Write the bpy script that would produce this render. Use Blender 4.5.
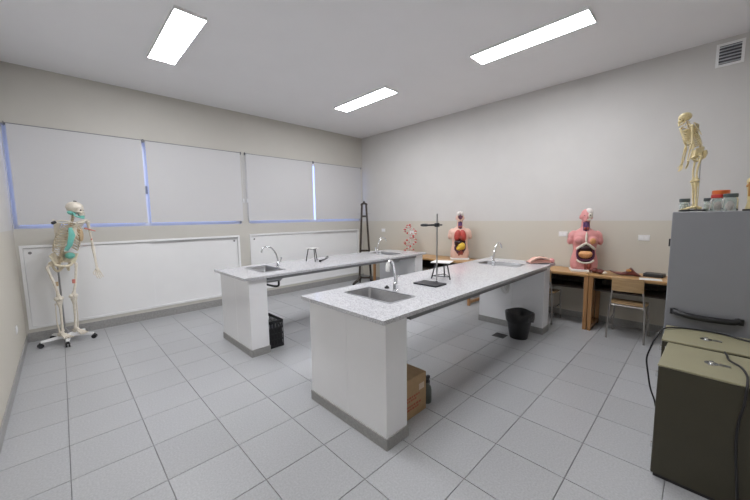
import bpy, bmesh, math, random
from mathutils import Vector, Matrix, Euler
random.seed(7)
for o in list(bpy.data.objects): bpy.data.objects.remove(o)
scene = bpy.context.scene
COL = scene.collection
PI = math.pi

# ------------------------------------------------------------------ camera
cd = bpy.data.cameras.new('camera'); cam = bpy.data.objects.new('camera', cd); COL.objects.link(cam)
cd.sensor_fit = 'HORIZONTAL'; cd.sensor_width = 36.0; cd.lens = 15.42; cd.clip_start = 0.02; cd.clip_end = 200
_r = Vector((0.7144924, -0.69950007, -0.01415119)); _u = Vector((0.08119947, 0.06281627, 0.99471642)); _f = Vector((0.69491528, 0.7118664, -0.10168078))
mw = Matrix.Identity(4)
for i in range(3):
    mw[i][0] = _r[i]; mw[i][1] = _u[i]; mw[i][2] = -_f[i]
mw[0][3], mw[1][3], mw[2][3] = 0.4970, -1.7470, 1.5612
cam.matrix_world = mw
scene.camera = cam

# ------------------------------------------------------------------ world, exposure
LAMP = 40.0
w = bpy.data.worlds.new('sky'); scene.world = w; w.use_nodes = True
bg = w.node_tree.nodes['Background']; bg.inputs[0].default_value = (0.44, 0.54, 1.0, 1); bg.inputs[1].default_value = 2.2
vs = scene.view_settings
vs.view_transform = 'Standard'; vs.look = 'None'; vs.gamma = 1.0; vs.exposure = 0.0; vs.use_curve_mapping = False

# ------------------------------------------------------------------ materials
MATS = {}
def mat(name, col, rough=0.5, metal=0.0, nscale=20.0, namt=0.06, bump=0.0, spec=0.5, emis=None, coat=0.0, rnd=0.0):
    m = bpy.data.materials.new(name); m.use_nodes = True; MATS[name] = m
    nt = m.node_tree; b = nt.nodes['Principled BSDF']
    b.inputs['Roughness'].default_value = rough; b.inputs['Metallic'].default_value = metal
    b.inputs['Specular IOR Level'].default_value = spec
    if coat: b.inputs['Coat Weight'].default_value = coat; b.inputs['Coat Roughness'].default_value = 0.08
    tc = nt.nodes.new('ShaderNodeTexCoord'); nz = nt.nodes.new('ShaderNodeTexNoise')
    nz.inputs['Scale'].default_value = nscale; nz.inputs['Detail'].default_value = 4
    nt.links.new(tc.outputs['Object'], nz.inputs['Vector'])
    rp = nt.nodes.new('ShaderNodeValToRGB')
    rp.color_ramp.elements[0].position = 0.3; rp.color_ramp.elements[1].position = 0.7
    lo = [c * (1 - namt) for c in col]; hi = [min(1, c * (1 + namt)) for c in col]
    rp.color_ramp.elements[0].color = (*lo, 1); rp.color_ramp.elements[1].color = (*hi, 1)
    nt.links.new(nz.outputs['Fac'], rp.inputs['Fac'])
    out = rp.outputs['Color']
    if rnd:
        oi = nt.nodes.new('ShaderNodeObjectInfo'); mr = nt.nodes.new('ShaderNodeMapRange')
        mr.inputs['To Min'].default_value = 1 - rnd; mr.inputs['To Max'].default_value = 1 + rnd
        nt.links.new(oi.outputs['Random'], mr.inputs['Value'])
        mx = nt.nodes.new('ShaderNodeMix'); mx.data_type = 'RGBA'; mx.blend_type = 'MULTIPLY'; mx.inputs['Factor'].default_value = 1
        nt.links.new(out, mx.inputs['A']); nt.links.new(mr.outputs['Result'], mx.inputs['B']); out = mx.outputs['Result']
    nt.links.new(out, b.inputs['Base Color'])
    if bump:
        bp = nt.nodes.new('ShaderNodeBump'); bp.inputs['Strength'].default_value = bump; bp.inputs['Distance'].default_value = 0.01
        nt.links.new(nz.outputs['Fac'], bp.inputs['Height']); nt.links.new(bp.outputs['Normal'], b.inputs['Normal'])
    if emis: b.inputs['Emission Color'].default_value = (*emis[:3], 1); b.inputs['Emission Strength'].default_value = emis[3]
    return m

def wall_paint():
    m = mat('wall_paint', (0.63, 0.615, 0.595), 0.6, nscale=3, namt=0.015); nt = m.node_tree; b = nt.nodes['Principled BSDF']
    g = nt.nodes.new('ShaderNodeNewGeometry'); sx = nt.nodes.new('ShaderNodeSeparateXYZ'); nt.links.new(g.outputs['Position'], sx.inputs[0])
    gt = nt.nodes.new('ShaderNodeMath'); gt.operation = 'GREATER_THAN'; gt.inputs[1].default_value = 1.465; nt.links.new(sx.outputs['Z'], gt.inputs[0])
    mx = nt.nodes.new('ShaderNodeMix'); mx.data_type = 'RGBA'
    src = b.inputs['Base Color'].links[0].from_socket
    mx.inputs['A'].default_value = (0.60, 0.565, 0.49, 1); nt.links.new(src, mx.inputs['B'])
    nt.links.new(gt.outputs[0], mx.inputs['Factor']); nt.links.new(mx.outputs['Result'], b.inputs['Base Color'])
    return m
wall_paint()
def plain_wall():
    return mat('wall_paint_window', (0.585, 0.565, 0.515), 0.6, nscale=3, namt=0.015)
plain_wall()
def granite():
    m = bpy.data.materials.new('granite'); m.use_nodes = True; MATS['granite'] = m
    nt = m.node_tree; b = nt.nodes['Principled BSDF']; b.inputs['Roughness'].default_value = 0.10
    tc = nt.nodes.new('ShaderNodeTexCoord'); v = nt.nodes.new('ShaderNodeTexVoronoi'); v.inputs['Scale'].default_value = 170
    n = nt.nodes.new('ShaderNodeTexNoise'); n.inputs['Scale'].default_value = 60; n.inputs['Detail'].default_value = 6
    nt.links.new(tc.outputs['Object'], v.inputs['Vector']); nt.links.new(tc.outputs['Object'], n.inputs['Vector'])
    sp = nt.nodes.new('ShaderNodeSeparateColor'); nt.links.new(v.outputs['Color'], sp.inputs[0])
    r1 = nt.nodes.new('ShaderNodeValToRGB'); e = r1.color_ramp.elements
    e[0].position = 0.0; e[0].color = (0.36, 0.36, 0.38, 1); e[1].position = 0.30; e[1].color = (0.58, 0.58, 0.605, 1)
    x = r1.color_ramp.elements.new(0.75); x.color = (0.66, 0.66, 0.685, 1); y = r1.color_ramp.elements.new(1.0); y.color = (0.76, 0.76, 0.77, 1)
    nt.links.new(sp.outputs[0], r1.inputs['Fac'])
    r2 = nt.nodes.new('ShaderNodeValToRGB'); r2.color_ramp.elements[0].position = .35; r2.color_ramp.elements[0].color = (.90, .90, .905, 1); r2.color_ramp.elements[1].position = .65; r2.color_ramp.elements[1].color = (1, 1, 1, 1)
    nt.links.new(n.outputs['Fac'], r2.inputs['Fac'])
    mx = nt.nodes.new('ShaderNodeMix'); mx.data_type = 'RGBA'; mx.blend_type = 'MULTIPLY'; mx.inputs['Factor'].default_value = 1
    nt.links.new(r1.outputs['Color'], mx.inputs['A']); nt.links.new(r2.outputs['Color'], mx.inputs['B']); nt.links.new(mx.outputs['Result'], b.inputs['Base Color'])
    return m
granite()
def glass(name, tint, gl=0.12, dens=0.0):
    m = bpy.data.materials.new(name); m.use_nodes = True; MATS[name] = m; nt = m.node_tree
    for n in list(nt.nodes):
        if n.type != 'OUTPUT_MATERIAL': nt.nodes.remove(n)
    out = nt.nodes['Material Output']
    t = nt.nodes.new('ShaderNodeBsdfTransparent'); t.inputs[0].default_value = (*tint, 1)
    g = nt.nodes.new('ShaderNodeBsdfGlossy'); g.inputs['Roughness'].default_value = 0.03
    nz = nt.nodes.new('ShaderNodeTexNoise'); nz.inputs['Scale'].default_value = 3
    lw = nt.nodes.new('ShaderNodeLayerWeight'); lw.inputs[0].default_value = gl
    mx = nt.nodes.new('ShaderNodeMixShader'); nt.links.new(lw.outputs['Fresnel'], mx.inputs[0]); nt.links.new(t.outputs[0], mx.inputs[1]); nt.links.new(g.outputs[0], mx.inputs[2])
    src = mx
    if dens:
        d = nt.nodes.new('ShaderNodeBsdfDiffuse'); d.inputs[0].default_value = (*tint, 1)
        m2 = nt.nodes.new('ShaderNodeMixShader'); m2.inputs[0].default_value = dens; nt.links.new(mx.outputs[0], m2.inputs[1]); nt.links.new(d.outputs[0], m2.inputs[2]); src = m2
    nt.links.new(src.outputs[0], out.inputs[0]); return m
glass('pane_glass', (0.96, 0.98, 1.0)); glass('jar_glass', (0.88, 0.92, 0.9), 0.2, 0.18)
def wood(name, c1, c2, rough=0.35, axis=1):
    m = bpy.data.materials.new(name); m.use_nodes = True; MATS[name] = m; nt = m.node_tree; b = nt.nodes['Principled BSDF']; b.inputs['Roughness'].default_value = rough
    tc = nt.nodes.new('ShaderNodeTexCoord'); mp = nt.nodes.new('ShaderNodeMapping'); sc = [14, 14, 14]; sc[axis] = 1.2; mp.inputs['Scale'].default_value = sc
    n = nt.nodes.new('ShaderNodeTexNoise'); n.inputs['Scale'].default_value = 3; n.inputs['Detail'].default_value = 5
    r = nt.nodes.new('ShaderNodeValToRGB'); r.color_ramp.elements[0].position = .35; r.color_ramp.elements[0].color = (*c1, 1); r.color_ramp.elements[1].position = .65; r.color_ramp.elements[1].color = (*c2, 1)
    nt.links.new(tc.outputs['Object'], mp.inputs[0]); nt.links.new(mp.outputs[0], n.inputs['Vector']); nt.links.new(n.outputs['Fac'], r.inputs[0]); nt.links.new(r.outputs[0], b.inputs['Base Color'])
    return m
wood('desk_wood', (0.40, 0.22, 0.085), (0.55, 0.33, 0.14)); wood('chair_wood', (0.36, 0.23, 0.11), (0.46, 0.31, 0.16)); wood('leg_wood', (0.30, 0.15, 0.06), (0.42, 0.22, 0.09), axis=2)
wood('dark_wood_shelf_shade', (0.025, 0.018, 0.013), (0.05, 0.035, 0.025), axis=2); wood('batten_wood', (0.30, 0.19, 0.07), (0.42, 0.28, 0.11), axis=0)
mat('ceiling_paint', (0.86, 0.855, 0.865), 0.8, nscale=2, namt=0.01)
mat('tile', (0.42, 0.425, 0.435), 0.30, nscale=90, namt=0.11, rnd=0.03)
mat('grout', (0.26, 0.26, 0.265), 0.9)
mat('skirting', (0.33, 0.325, 0.315), 0.45, nscale=60, namt=0.12)
mat('white_tile', (0.90, 0.90, 0.915), 0.18, nscale=4, namt=0.01)
mat('white_laminate', (0.86, 0.86, 0.86), 0.4, nscale=4, namt=0.01)
mat('white_metal', (0.86, 0.86, 0.86), 0.35, namt=0.01)
mat('blind_fabric', (0.62, 0.615, 0.62), 0.8, nscale=400, namt=0.03)
mat('grey_bar', (0.22, 0.22, 0.23), 0.4); mat('alu', (0.7, 0.72, 0.75), 0.4, 0.3)
mat('chrome', (0.78, 0.79, 0.8), 0.14, 1.0, namt=0.02); mat('steel', (0.40, 0.40, 0.41), 0.28, 1.0, nscale=60, namt=0.05)
mat('dark_rim_shaded_edge', (0.20, 0.205, 0.215), 0.35, 0.2, nscale=40)
mat('tube_steel', (0.36, 0.34, 0.32), 0.35, 0.7); mat('iron', (0.035, 0.035, 0.04), 0.45, 0.4)
mat('black_plastic', (0.015, 0.015, 0.017), 0.4); mat('black_bag', (0.012, 0.012, 0.013), 0.3, nscale=30, bump=0.6)
mat('crate_black', (0.02, 0.02, 0.022), 0.5); mat('white_plastic', (0.8, 0.8, 0.79), 0.3, namt=0.01); mat('ceramic', (0.82, 0.81, 0.78), 0.6, nscale=40)
mat('bone', (0.70, 0.62, 0.47), 0.45, nscale=35, namt=0.10); mat('bone_pale', (0.76, 0.70, 0.60), 0.45, nscale=35, namt=0.08)
mat('bone_yellow', (0.74, 0.62, 0.34), 0.45, nscale=40, namt=0.10); mat('cartilage', (0.55, 0.40, 0.24), 0.5, nscale=40)
mat('teal_paint', (0.20, 0.58, 0.50), 0.5, nscale=30); mat('red_paint', (0.70, 0.25, 0.20), 0.5); mat('socket_shade', (0.05, 0.035, 0.025), 0.8)
mat('card', (0.42, 0.28, 0.15), 0.8, nscale=30, namt=0.06); mat('card_dark', (0.20, 0.13, 0.07), 0.85); mat('red_ink', (0.42, 0.12, 0.07), 0.8); mat('tape', (0.62, 0.50, 0.38), 0.4)
mat('olive', (0.043, 0.038, 0.022), 0.42, nscale=8, namt=0.05); mat('olive_lit_top', (0.30, 0.28, 0.18), 0.35, nscale=8, namt=0.04); mat('fridge_grey', (0.26, 0.265, 0.285), 0.45, 0.1, nscale=5, namt=0.02)  # one olive paint: darkened for shaded sides, lightened for lit lids
mat('skin', (0.74, 0.40, 0.33), 0.38, nscale=12, namt=0.05); mat('skin_pale', (0.80, 0.52, 0.42), 0.38, nscale=12, namt=0.05); mat('skin_rose', (0.70, 0.30, 0.29), 0.38, nscale=12, namt=0.06)
mat('cavity', (0.08, 0.02, 0.02), 0.6); mat('lung', (0.50, 0.07, 0.055), 0.35, nscale=50, namt=0.15); mat('liver', (0.035, 0.012, 0.014), 0.3)
mat('stomach', (0.78, 0.52, 0.06), 0.35); mat('bowel', (0.78, 0.38, 0.16), 0.4, nscale=50, namt=0.15); mat('colon', (0.11, 0.03, 0.07), 0.35); mat('vessel', (0.12, 0.05, 0.16), 0.4)
mat('heart', (0.62, 0.30, 0.12), 0.4, nscale=40, namt=.2); mat('muscle', (0.33, 0.07, 0.05), 0.4, nscale=40, namt=.25); mat('brain', (0.80, 0.74, 0.70), 0.5, nscale=40, bump=.4); mat('organ_red', (0.13, 0.03, 0.022), 0.35, nscale=20, namt=.2)
mat('atom_red', (0.62, 0.06, 0.05), 0.3); mat('bond_white', (0.75, 0.70, 0.68), 0.4)
mat('lid_red', (0.60, 0.05, 0.04), 0.35); mat('lid_orange', (0.75, 0.17, 0.04), 0.35); mat('lid_dark', (0.06, 0.08, 0.08), 0.4); mat('specimen', (0.62, 0.56, 0.50), 0.6); mat('specimen_pink', (0.62, 0.40, 0.38), 0.6)
mat('joint_brown', (0.50, 0.24, 0.07), 0.5); mat('bottle_green', (0.10, 0.115, 0.10), 0.4); mat('paper', (0.78, 0.77, 0.74), 0.7, namt=.02); mat('drain_grey', (0.10, 0.10, 0.10), 0.5, 0.5); mat('vent_dark', (0.10, 0.10, 0.115), 0.6)
mat('diffuser', (0.9, 0.9, 0.9), 0.6, emis=(0.955, 0.965, 1.0, LAMP))

# ------------------------------------------------------------------ mesh helpers
class MB:
    def __init__(s): s.v = []; s.f = []; s.m = []
    def add(s, vs, fs, mi=0):
        o = len(s.v); s.v += [tuple(p) for p in vs]; s.f += [tuple(i + o for i in f) for f in fs]; s.m += [mi] * len(fs); return s
    def box(s, x0, x1, y0, y1, z0, z1, mi=0, M=None):
        vs = [Vector(p) for p in ((x0,y0,z0),(x1,y0,z0),(x1,y1,z0),(x0,y1,z0),(x0,y0,z1),(x1,y0,z1),(x1,y1,z1),(x0,y1,z1))]
        if M: vs = [M @ p for p in vs]
        return s.add(vs, [(0,3,2,1),(4,5,6,7),(0,1,5,4),(1,2,6,5),(2,3,7,6),(3,0,4,7)], mi)
    def tube(s, pts, rad, seg=8, mi=0, sq=1.0):
        P = [Vector(p) for p in pts]; n = len(P)
        if not hasattr(rad, '__len__'): rad = [rad] * n
        ref = None; rings = []
        for i in range(n):
            t = (P[min(i+1,n-1)] - P[max(i-1,0)]).normalized()
            if ref is None:
                ref = Vector((0,0,1)) if abs(t.z) < .9 else Vector((1,0,0))
            a = (ref - t * ref.dot(t)).normalized(); b = t.cross(a); ref = a
            rings.append([P[i] + (a * math.cos(2*PI*k/seg) + b * math.sin(2*PI*k/seg) * sq) * rad[i] for k in range(seg)])
        return s.loft(rings, mi)
    def loft(s, rings, mi=0, closed=False):
        seg = len(rings[0]); vs = [p for r in rings for p in r]; fs = []
        for i in range(len(rings) - (0 if closed else 1)):
            j = (i + 1) % len(rings)
            for k in range(seg):
                l = (k + 1) % seg; fs.append((i*seg+k, i*seg+l, j*seg+l, j*seg+k))
        if not closed:
            fs.append(tuple(range(seg))[::-1]); fs.append(tuple((len(rings)-1)*seg + k for k in range(seg)))
        return s.add(vs, fs, mi)
    def ell(s, c, r, seg=12, rn=8, mi=0, rot=None):
        if not hasattr(r, '__len__'): r = (r, r, r)
        R = Euler(rot).to_matrix() if rot else None; vs = []; c = Vector(c)
        def q(p):
            p = Vector((p[0]*r[0], p[1]*r[1], p[2]*r[2])); return c + (R @ p if R else p)
        vs.append(q((0,0,-1)))
        for i in range(1, rn):
            a = -PI/2 + PI*i/rn
            for k in range(seg): vs.append(q((math.cos(a)*math.cos(2*PI*k/seg), math.cos(a)*math.sin(2*PI*k/seg), math.sin(a))))
        vs.append(q((0,0,1))); fs = []
        for k in range(seg): fs.append((0, 1+(k+1)%seg, 1+k))
        for i in range(rn-2):
            for k in range(seg):
                l = (k+1)%seg; fs.append((1+i*seg+k, 1+i*seg+l, 1+(i+1)*seg+l, 1+(i+1)*seg+k))
        for k in range(seg): fs.append((1+(rn-2)*seg+k, 1+(rn-2)*seg+(k+1)%seg, len(vs)-1))
        return s.add(vs, fs, mi)
    def lathe(s, prof, c=(0,0,0), seg=20, mi=0):
        c = Vector(c)
        return s.loft([[c + Vector((r*math.cos(2*PI*k/seg), r*math.sin(2*PI*k/seg), z)) for k in range(seg)] for r, z in prof], mi)
    def plate(s, us, vs_, t0, t1, holes, axis='z', mi=0):
        # slab with rectangular cells left out; us, vs_ break points, holes a set of (i, j)
        def P(u, v, t): return (u, v, t) if axis == 'z' else (u, t, v)
        solid = lambda i, j: 0 <= i < len(us)-1 and 0 <= j < len(vs_)-1 and (i, j) not in holes
        idx = {}; V = []; F = []
        def g(i, j, k):
            if (i,j,k) not in idx: idx[(i,j,k)] = len(V); V.append(P(us[i], vs_[j], (t0, t1)[k]))
            return idx[(i,j,k)]
        fl = axis != 'z'
        def face(*q): F.append(q[::-1] if fl else q)
        for i in range(len(us)-1):
            for j in range(len(vs_)-1):
                if not solid(i, j): continue
                face(g(i,j,1), g(i+1,j,1), g(i+1,j+1,1), g(i,j+1,1)); face(g(i,j,0), g(i,j+1,0), g(i+1,j+1,0), g(i+1,j,0))
                if not solid(i-1,j): face(g(i,j,0), g(i,j,1), g(i,j+1,1), g(i,j+1,0))
                if not solid(i+1,j): face(g(i+1,j,0), g(i+1,j+1,0), g(i+1,j+1,1), g(i+1,j,1))
                if not solid(i,j-1): face(g(i,j,0), g(i+1,j,0), g(i+1,j,1), g(i,j,1))
                if not solid(i,j+1): face(g(i,j+1,0), g(i,j+1,1), g(i+1,j+1,1), g(i+1,j+1,0))
        return s.add(V, F, mi)
    def mesh(s, name, mats, smooth=None):
        me = bpy.data.meshes.new(name); me.from_pydata(s.v, [], s.f)
        for m in (mats if isinstance(mats, (list, tuple)) else [mats]): me.materials.append(MATS[m])
        if any(s.m): me.polygons.foreach_set('material_index', s.m)
        me.update()
        if smooth:
            me.polygons.foreach_set('use_smooth', [True] * len(me.polygons)); me.set_sharp_from_angle(angle=math.radians(smooth))
        return me
    def build(s, name, mats, parent=None, smooth=None, bevel=0.0, loc=None):
        o = bpy.data.objects.new(name, s.mesh(name, mats, smooth)); COL.objects.link(o)
        if parent: o.parent = parent
        if loc: o.location = loc
        if bevel:
            b = o.modifiers.new('bevel', 'BEVEL'); b.width = bevel; b.segments = 2; b.limit_method = 'ANGLE'; b.angle_limit = math.radians(40)
        return o

def tag(o, label, cat=None, group=None, kind=None):
    o['label'] = label
    if cat: o['category'] = cat
    if group: o['group'] = group
    if kind: o['kind'] = kind
    return o
def thing(name, label, cat, loc=(0,0,0), rz=0.0, group=None, scale=1.0):
    o = bpy.data.objects.new(name, None); COL.objects.link(o); o.empty_display_size = 0.1
    o.location = loc; o.rotation_euler = (0, 0, rz); o.scale = (scale,)*3
    return tag(o, label, cat, group)
def copy_tree(o, parent=None):
    c = o.copy(); COL.objects.link(c); c.parent = parent
    for ch in list(o.children): copy_tree(ch, c)
    return c
def another(src, label, loc, rz=0.0):
    c = copy_tree(src); c['label'] = label; c.location = loc; c.rotation_euler = (0, 0, rz); return c
def bez(pts, n=8):
    # Catmull-Rom through points
    P = [Vector(p) for p in pts]; P = [P[0]*2-P[1]] + P + [P[-1]*2-P[-2]]; out = []
    for i in range(1, len(P)-2):
        for k in range(n):
            t = k/n; a, b, c, d = P[i-1:i+3]
            out.append(0.5*((2*b)+(c-a)*t+(2*a-5*b+4*c-d)*t*t+(3*b-a-3*c+d)*t**3))
    out.append(P[-2]); return out

# ------------------------------------------------------------------ the room
XL, XR, YW, YF, H, S = 0.072, 6.011, 4.321, -2.55, 3.502, 0.42
fl = tag(MB().box(XL-.2, XR+.2, YF-.2, YW+.25, -0.12, -0.006).build('floor', 'grout'), 'light grey speckled tile floor with thin dark joints', 'floor', kind='structure')
full = None; G = 0.0022
def rng(a, b):
    i = math.floor(a/S); out = []
    while i*S < b - 1e-6:
        out.append((max(i*S, a), min((i+1)*S, b))); i += 1
    return out
for (x0, x1) in rng(XL, XR):
    for (y0, y1) in rng(YF, YW):
        wx, wy = x1-x0, y1-y0
        if wx < .02 or wy < .02: continue
        if abs(wx-S) < 1e-4 and abs(wy-S) < 1e-4:
            if full is None:
                h = S/2-G; full = MB().loft([[(-h,-h,-.009),(h,-h,-.009),(h,h,-.009),(-h,h,-.009)], [(-h,-h,-.0015),(h,-h,-.0015),(h,h,-.0015),(-h,h,-.0015)], [(-h+.0015,-h+.0015,0),(h-.0015,-h+.0015,0),(h-.0015,h-.0015,0),(-h+.0015,h-.0015,0)]]).mesh('tile', 'tile')
            me = full
        else:
            a, b = wx/2-G, wy/2-G; me = MB().box(-a, a, -b, b, -.009, 0).mesh('tile', 'tile')
        t = bpy.data.objects.new('tile', me); COL.objects.link(t); t.parent = fl; t.location = ((x0+x1)/2, (y0+y1)/2, 0)
tag(MB().box(XL-.2, XR+.2, YF-.2, YW+.25, H, H+.12).build('ceiling', 'ceiling_paint'), 'smooth white painted ceiling', 'ceiling', kind='structure')
tag(MB().box(XL-.2, XL, YF-.2, YW+.25, -.12, H).build('wall_left', 'wall_paint'), 'plain side wall with beige lower paint', 'wall', kind='structure')
tag(MB().box(XR, XR+.2, YF-.2, YW+.25, -.12, H).build('wall_right', 'wall_paint'), 'long plain wall, off-white above a beige lower band', 'wall', kind='structure')
tag(MB().box(XL, XR, YF-.2, YF, -.12, H).build('wall_front', 'wall_paint'), 'plain wall behind the grey refrigerator', 'wall', kind='structure')
W1 = (0.082, 2.945, 1.475, 2.765); W2 = (3.085, 5.955, 1.475, 2.765); C1 = (0.10, 2.885, 0.165, 1.262); C2 = (3.075, 5.85, 0.165, 1.272)
us = sorted({XL, XR, W1[0], W1[1], W2[0], W2[1], C1[0], C1[1], C2[0], C2[1]}); vz = sorted({-.12, H, W1[2], W1[3], C1[2], C1[3], C2[3]})
holes = set()
for (a, b, c, d) in (W1, W2, C1, C2):
    for i in range(len(us)-1):
        for j in range(len(vz)-1):
            if us[i] >= a-1e-6 and us[i+1] <= b+1e-6 and vz[j] >= c-1e-6 and vz[j+1] <= d+1e-6: holes.add((i, j))
tag(MB().plate(us, vz, YW, YW+.25, holes, 'y').build('wall_back', 'wall_paint_window'), 'beige wall with two covered windows and built-in cupboards', 'wall', kind='structure')
bbs = [('left', (XL, XL+.012, YF, YW)), ('right', (XR-.012, XR, YF, YW)), ('back', (XL+.012, XR-.012, YW-.012, YW)), ('front', (XL+.012, XR-.012, YF, YF+.012))]
for nm, (a, b, c, d) in bbs:
    tag(MB().box(a, b, c, d, 0, .12 if nm == 'back' else .095).build('baseboard_'+nm, 'skirting', bevel=.002), 'grey tile skirting along the %s wall' % {'left':'plain side','right':'long plain','back':'window','front':'refrigerator'}[nm], 'baseboard', kind='structure')

# windows: aluminium frame, mullion, panes, sill
for n, (a, b, c, d) in enumerate((W1, W2), 1):
    win = thing('window_%d' % n, ['wide aluminium window behind two blinds above the skeleton', 'wide aluminium window behind two blinds by the dark easel'][n-1], 'window', (a, YW+.10, c)); win['kind'] = 'structure'
    w_, h_ = b-a, d-c; f = MB(); fw = .045
    f.plate([0, fw, w_/2-.03, w_/2+.03, w_-fw, w_], [0, fw, h_-fw, h_], 0, .06, {(1,1),(3,1)}, 'y'); f.build('window_frame', 'white_metal', win)
    for x0 in (fw, w_/2+.03): MB().box(x0, x0+w_/2-fw-.03, .027, .033, fw, h_-fw).build('pane', 'pane_glass', win)
    MB().box(w_/2-.012, w_/2+.012, -.03, 0, .5, .62).build('latch', 'grey_bar', win)
    MB().box(0.001, w_-.001, -.099, -.001, .0005, .004).build('window_sill', 'white_metal', win)

# roller blinds
ZB0, ZB1 = 1.535, 2.765; YB = YW-.035
blinds = [(0.122, 1.478, 'pale roller blind pulled down directly behind the life-size skeleton', 'l'), (1.522, 2.96, 'pale roller blind between the skeleton blind and the bare wall strip', 'r'), (3.068, 4.522, 'pale roller blind above the arched tap, beside the bare wall strip', 'l'), (4.565, 5.925, 'pale roller blind nearest the room corner behind the dark easel', 'r')]
for a, b, lab, side in blinds:
    t = thing('roller_blind', lab, 'blind', (a, YB, ZB0), group='roller blinds over the windows'); ww = b-a; hh = ZB1-ZB0
    fm = MB(); n = 14
    fm.loft([[(0, .001*math.sin(k*.9), hh*k/n), (ww, .001*math.sin(k*.9), hh*k/n), (ww, .001*math.sin(k*.9)+.0016, hh*k/n), (0, .001*math.sin(k*.9)+.0016, hh*k/n)] for k in range(n+1)])
    fm.build('fabric', 'blind_fabric', t)
    MB().tube([(-.015, .014, hh), (ww+.015, .014, hh)], .0135, 12).build('roller', 'grey_bar', t, smooth=40)
    MB().box(0, ww, -.004, .006, -.012, .012).build('bottom_bar', 'blind_fabric', t, bevel=.002)
    for x in (-.02, ww+.012): MB().box(x, x+.008, -.008, .034, hh-.025, hh+.022).build('bracket', 'grey_bar', t)
    cx = ww+.018 if side == 'r' else -.018
    if a > 0.2: MB().tube([(cx, -.012, hh-.01), (cx, -.014, hh*.32)], .0028, 6).box(cx-.012, cx+.012, -.02, -.006, hh*.27, hh*.33).build('chain', 'white_plastic', t)

# built-in cupboards
for n, ((a, b, c, d), split, lab) in enumerate(((C1, 1.492, 'white sliding-door cupboard built in under the window by the skeleton'), (C2, 4.50, 'white sliding-door cupboard built in under the window by the dark easel'))):
    t = thing('built_in_cupboard', lab, 'cupboard', (a, YW, c), group='cupboards under the windows'); w_, h_ = b-a, d-c
    MB().box(.001, w_-.001, .06, .24, .001, h_-.001).build('body', 'white_laminate', t)
    f = MB().plate([.001-.02*0, .035, w_-.035, w_-.001], [.001, .03, h_-.035, h_-.001], -.008, .055, {(1,1)}, 'y'); f.build('frame', 'white_metal', t, bevel=.002)
    for k, (x0, x1, yy) in enumerate(((.037, split-a+.01, .008), (split-a-.01, w_-.037, .030))):
        dr = MB().box(x0, x1, yy, yy+.018, .032, h_-.04).build('door', 'white_laminate', t, bevel=.0015)
        px = x0+.055 if k == 0 else x1-.055
        if (n, k) in ((0,0),(0,1),(1,0)): MB().tube([(px, yy-.0015, h_-.10), (px, yy+.002, h_-.10)], .018, 16).build('finger_pull', 'grey_bar', dr)
    MB().box(.03, w_-.03, -.004, .05, h_-.039, h_-.030).build('top_track', 'grey_bar', t)

# ------------------------------------------------------------------ ceiling panels, vent, sockets
def panel_light(x0, x1, y0, y1, lab):
    t = thing('ceiling_light', lab, 'ceiling light', (x0, y0, H-.03), group='rectangular ceiling light panels'); a, b = x1-x0, y1-y0
    MB().plate([0, .008, a-.008, a], [0, .008, b-.008, b], 0, .03, {(1,1)}).build('frame', 'white_metal', t)
    MB().box(.008, a-.008, .008, b-.008, .003, .029).build('diffuser', 'diffuser', t)
panel_light(1.395, 1.68, 1.74, 2.97, 'lit rectangular ceiling panel nearest the skeleton and the first window')
panel_light(4.115, 4.405, 1.70, 2.935, 'lit rectangular ceiling panel nearest the room corner and the easel')
panel_light(4.205, 4.505, -.865, .362, 'lit rectangular ceiling panel above the pink anatomical torsos side')
panel_light(1.42, 1.71, -.865, .362, 'lit rectangular ceiling panel above the bench end with the white-tipped tap')
t = thing('air_vent', 'small white louvred air vent high on the plain wall', 'vent', (XR, -1.83, 3.325))
MB().plate([-.11, -.085, .085, .11], [-.125, -.1, .1, .125], -.012, -.001, {(1,1)}, 'y').build('frame', 'white_metal', t).rotation_euler = (0, 0, -PI/2)
MB().box(-.003, -.001, -.09, .09, -.105, .105).build('backing', 'vent_dark', t)
for k in range(6):
    z = -.09 + k*.034; MB().loft([[(-.004,-.085,z+.012),(-.002,-.085,z+.014),(-.016,-.085,z-.004),(-.018,-.085,z-.006)], [(-.004,.085,z+.012),(-.002,.085,z+.014),(-.016,.085,z-.004),(-.018,.085,z-.006)]]).build('slat', 'alu', t)
def wall_socket(loc, rz, lab):
    t = thing('wall_socket', lab, 'socket', loc, rz, group='white wall sockets')
    MB().box(-.008, -.0005, -.06, .06, -.038, .038).build('plate', 'white_plastic', t, bevel=.003)
    for y in (-.028, .028): MB().box(-.010, -.008, y-.02, y+.02, -.02, .02).build('outlet', 'white_laminate', t, bevel=.001)
wall_socket((XR, -.24, 1.263), 0, 'white wall socket beside the rose-skinned torso model')
wall_socket((XR, -1.20, 1.238), 0, 'white wall socket above the school chair, near the refrigerator')
wall_socket((XR, 2.735, 1.215), 0, 'white wall socket behind the red molecule model')
wall_socket((XR, 3.60, 1.25), 0, 'white wall socket near the room corner and easel')
wall_socket((XL, 3.33, .416), PI, 'white wall socket low on the plain side wall')

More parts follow.
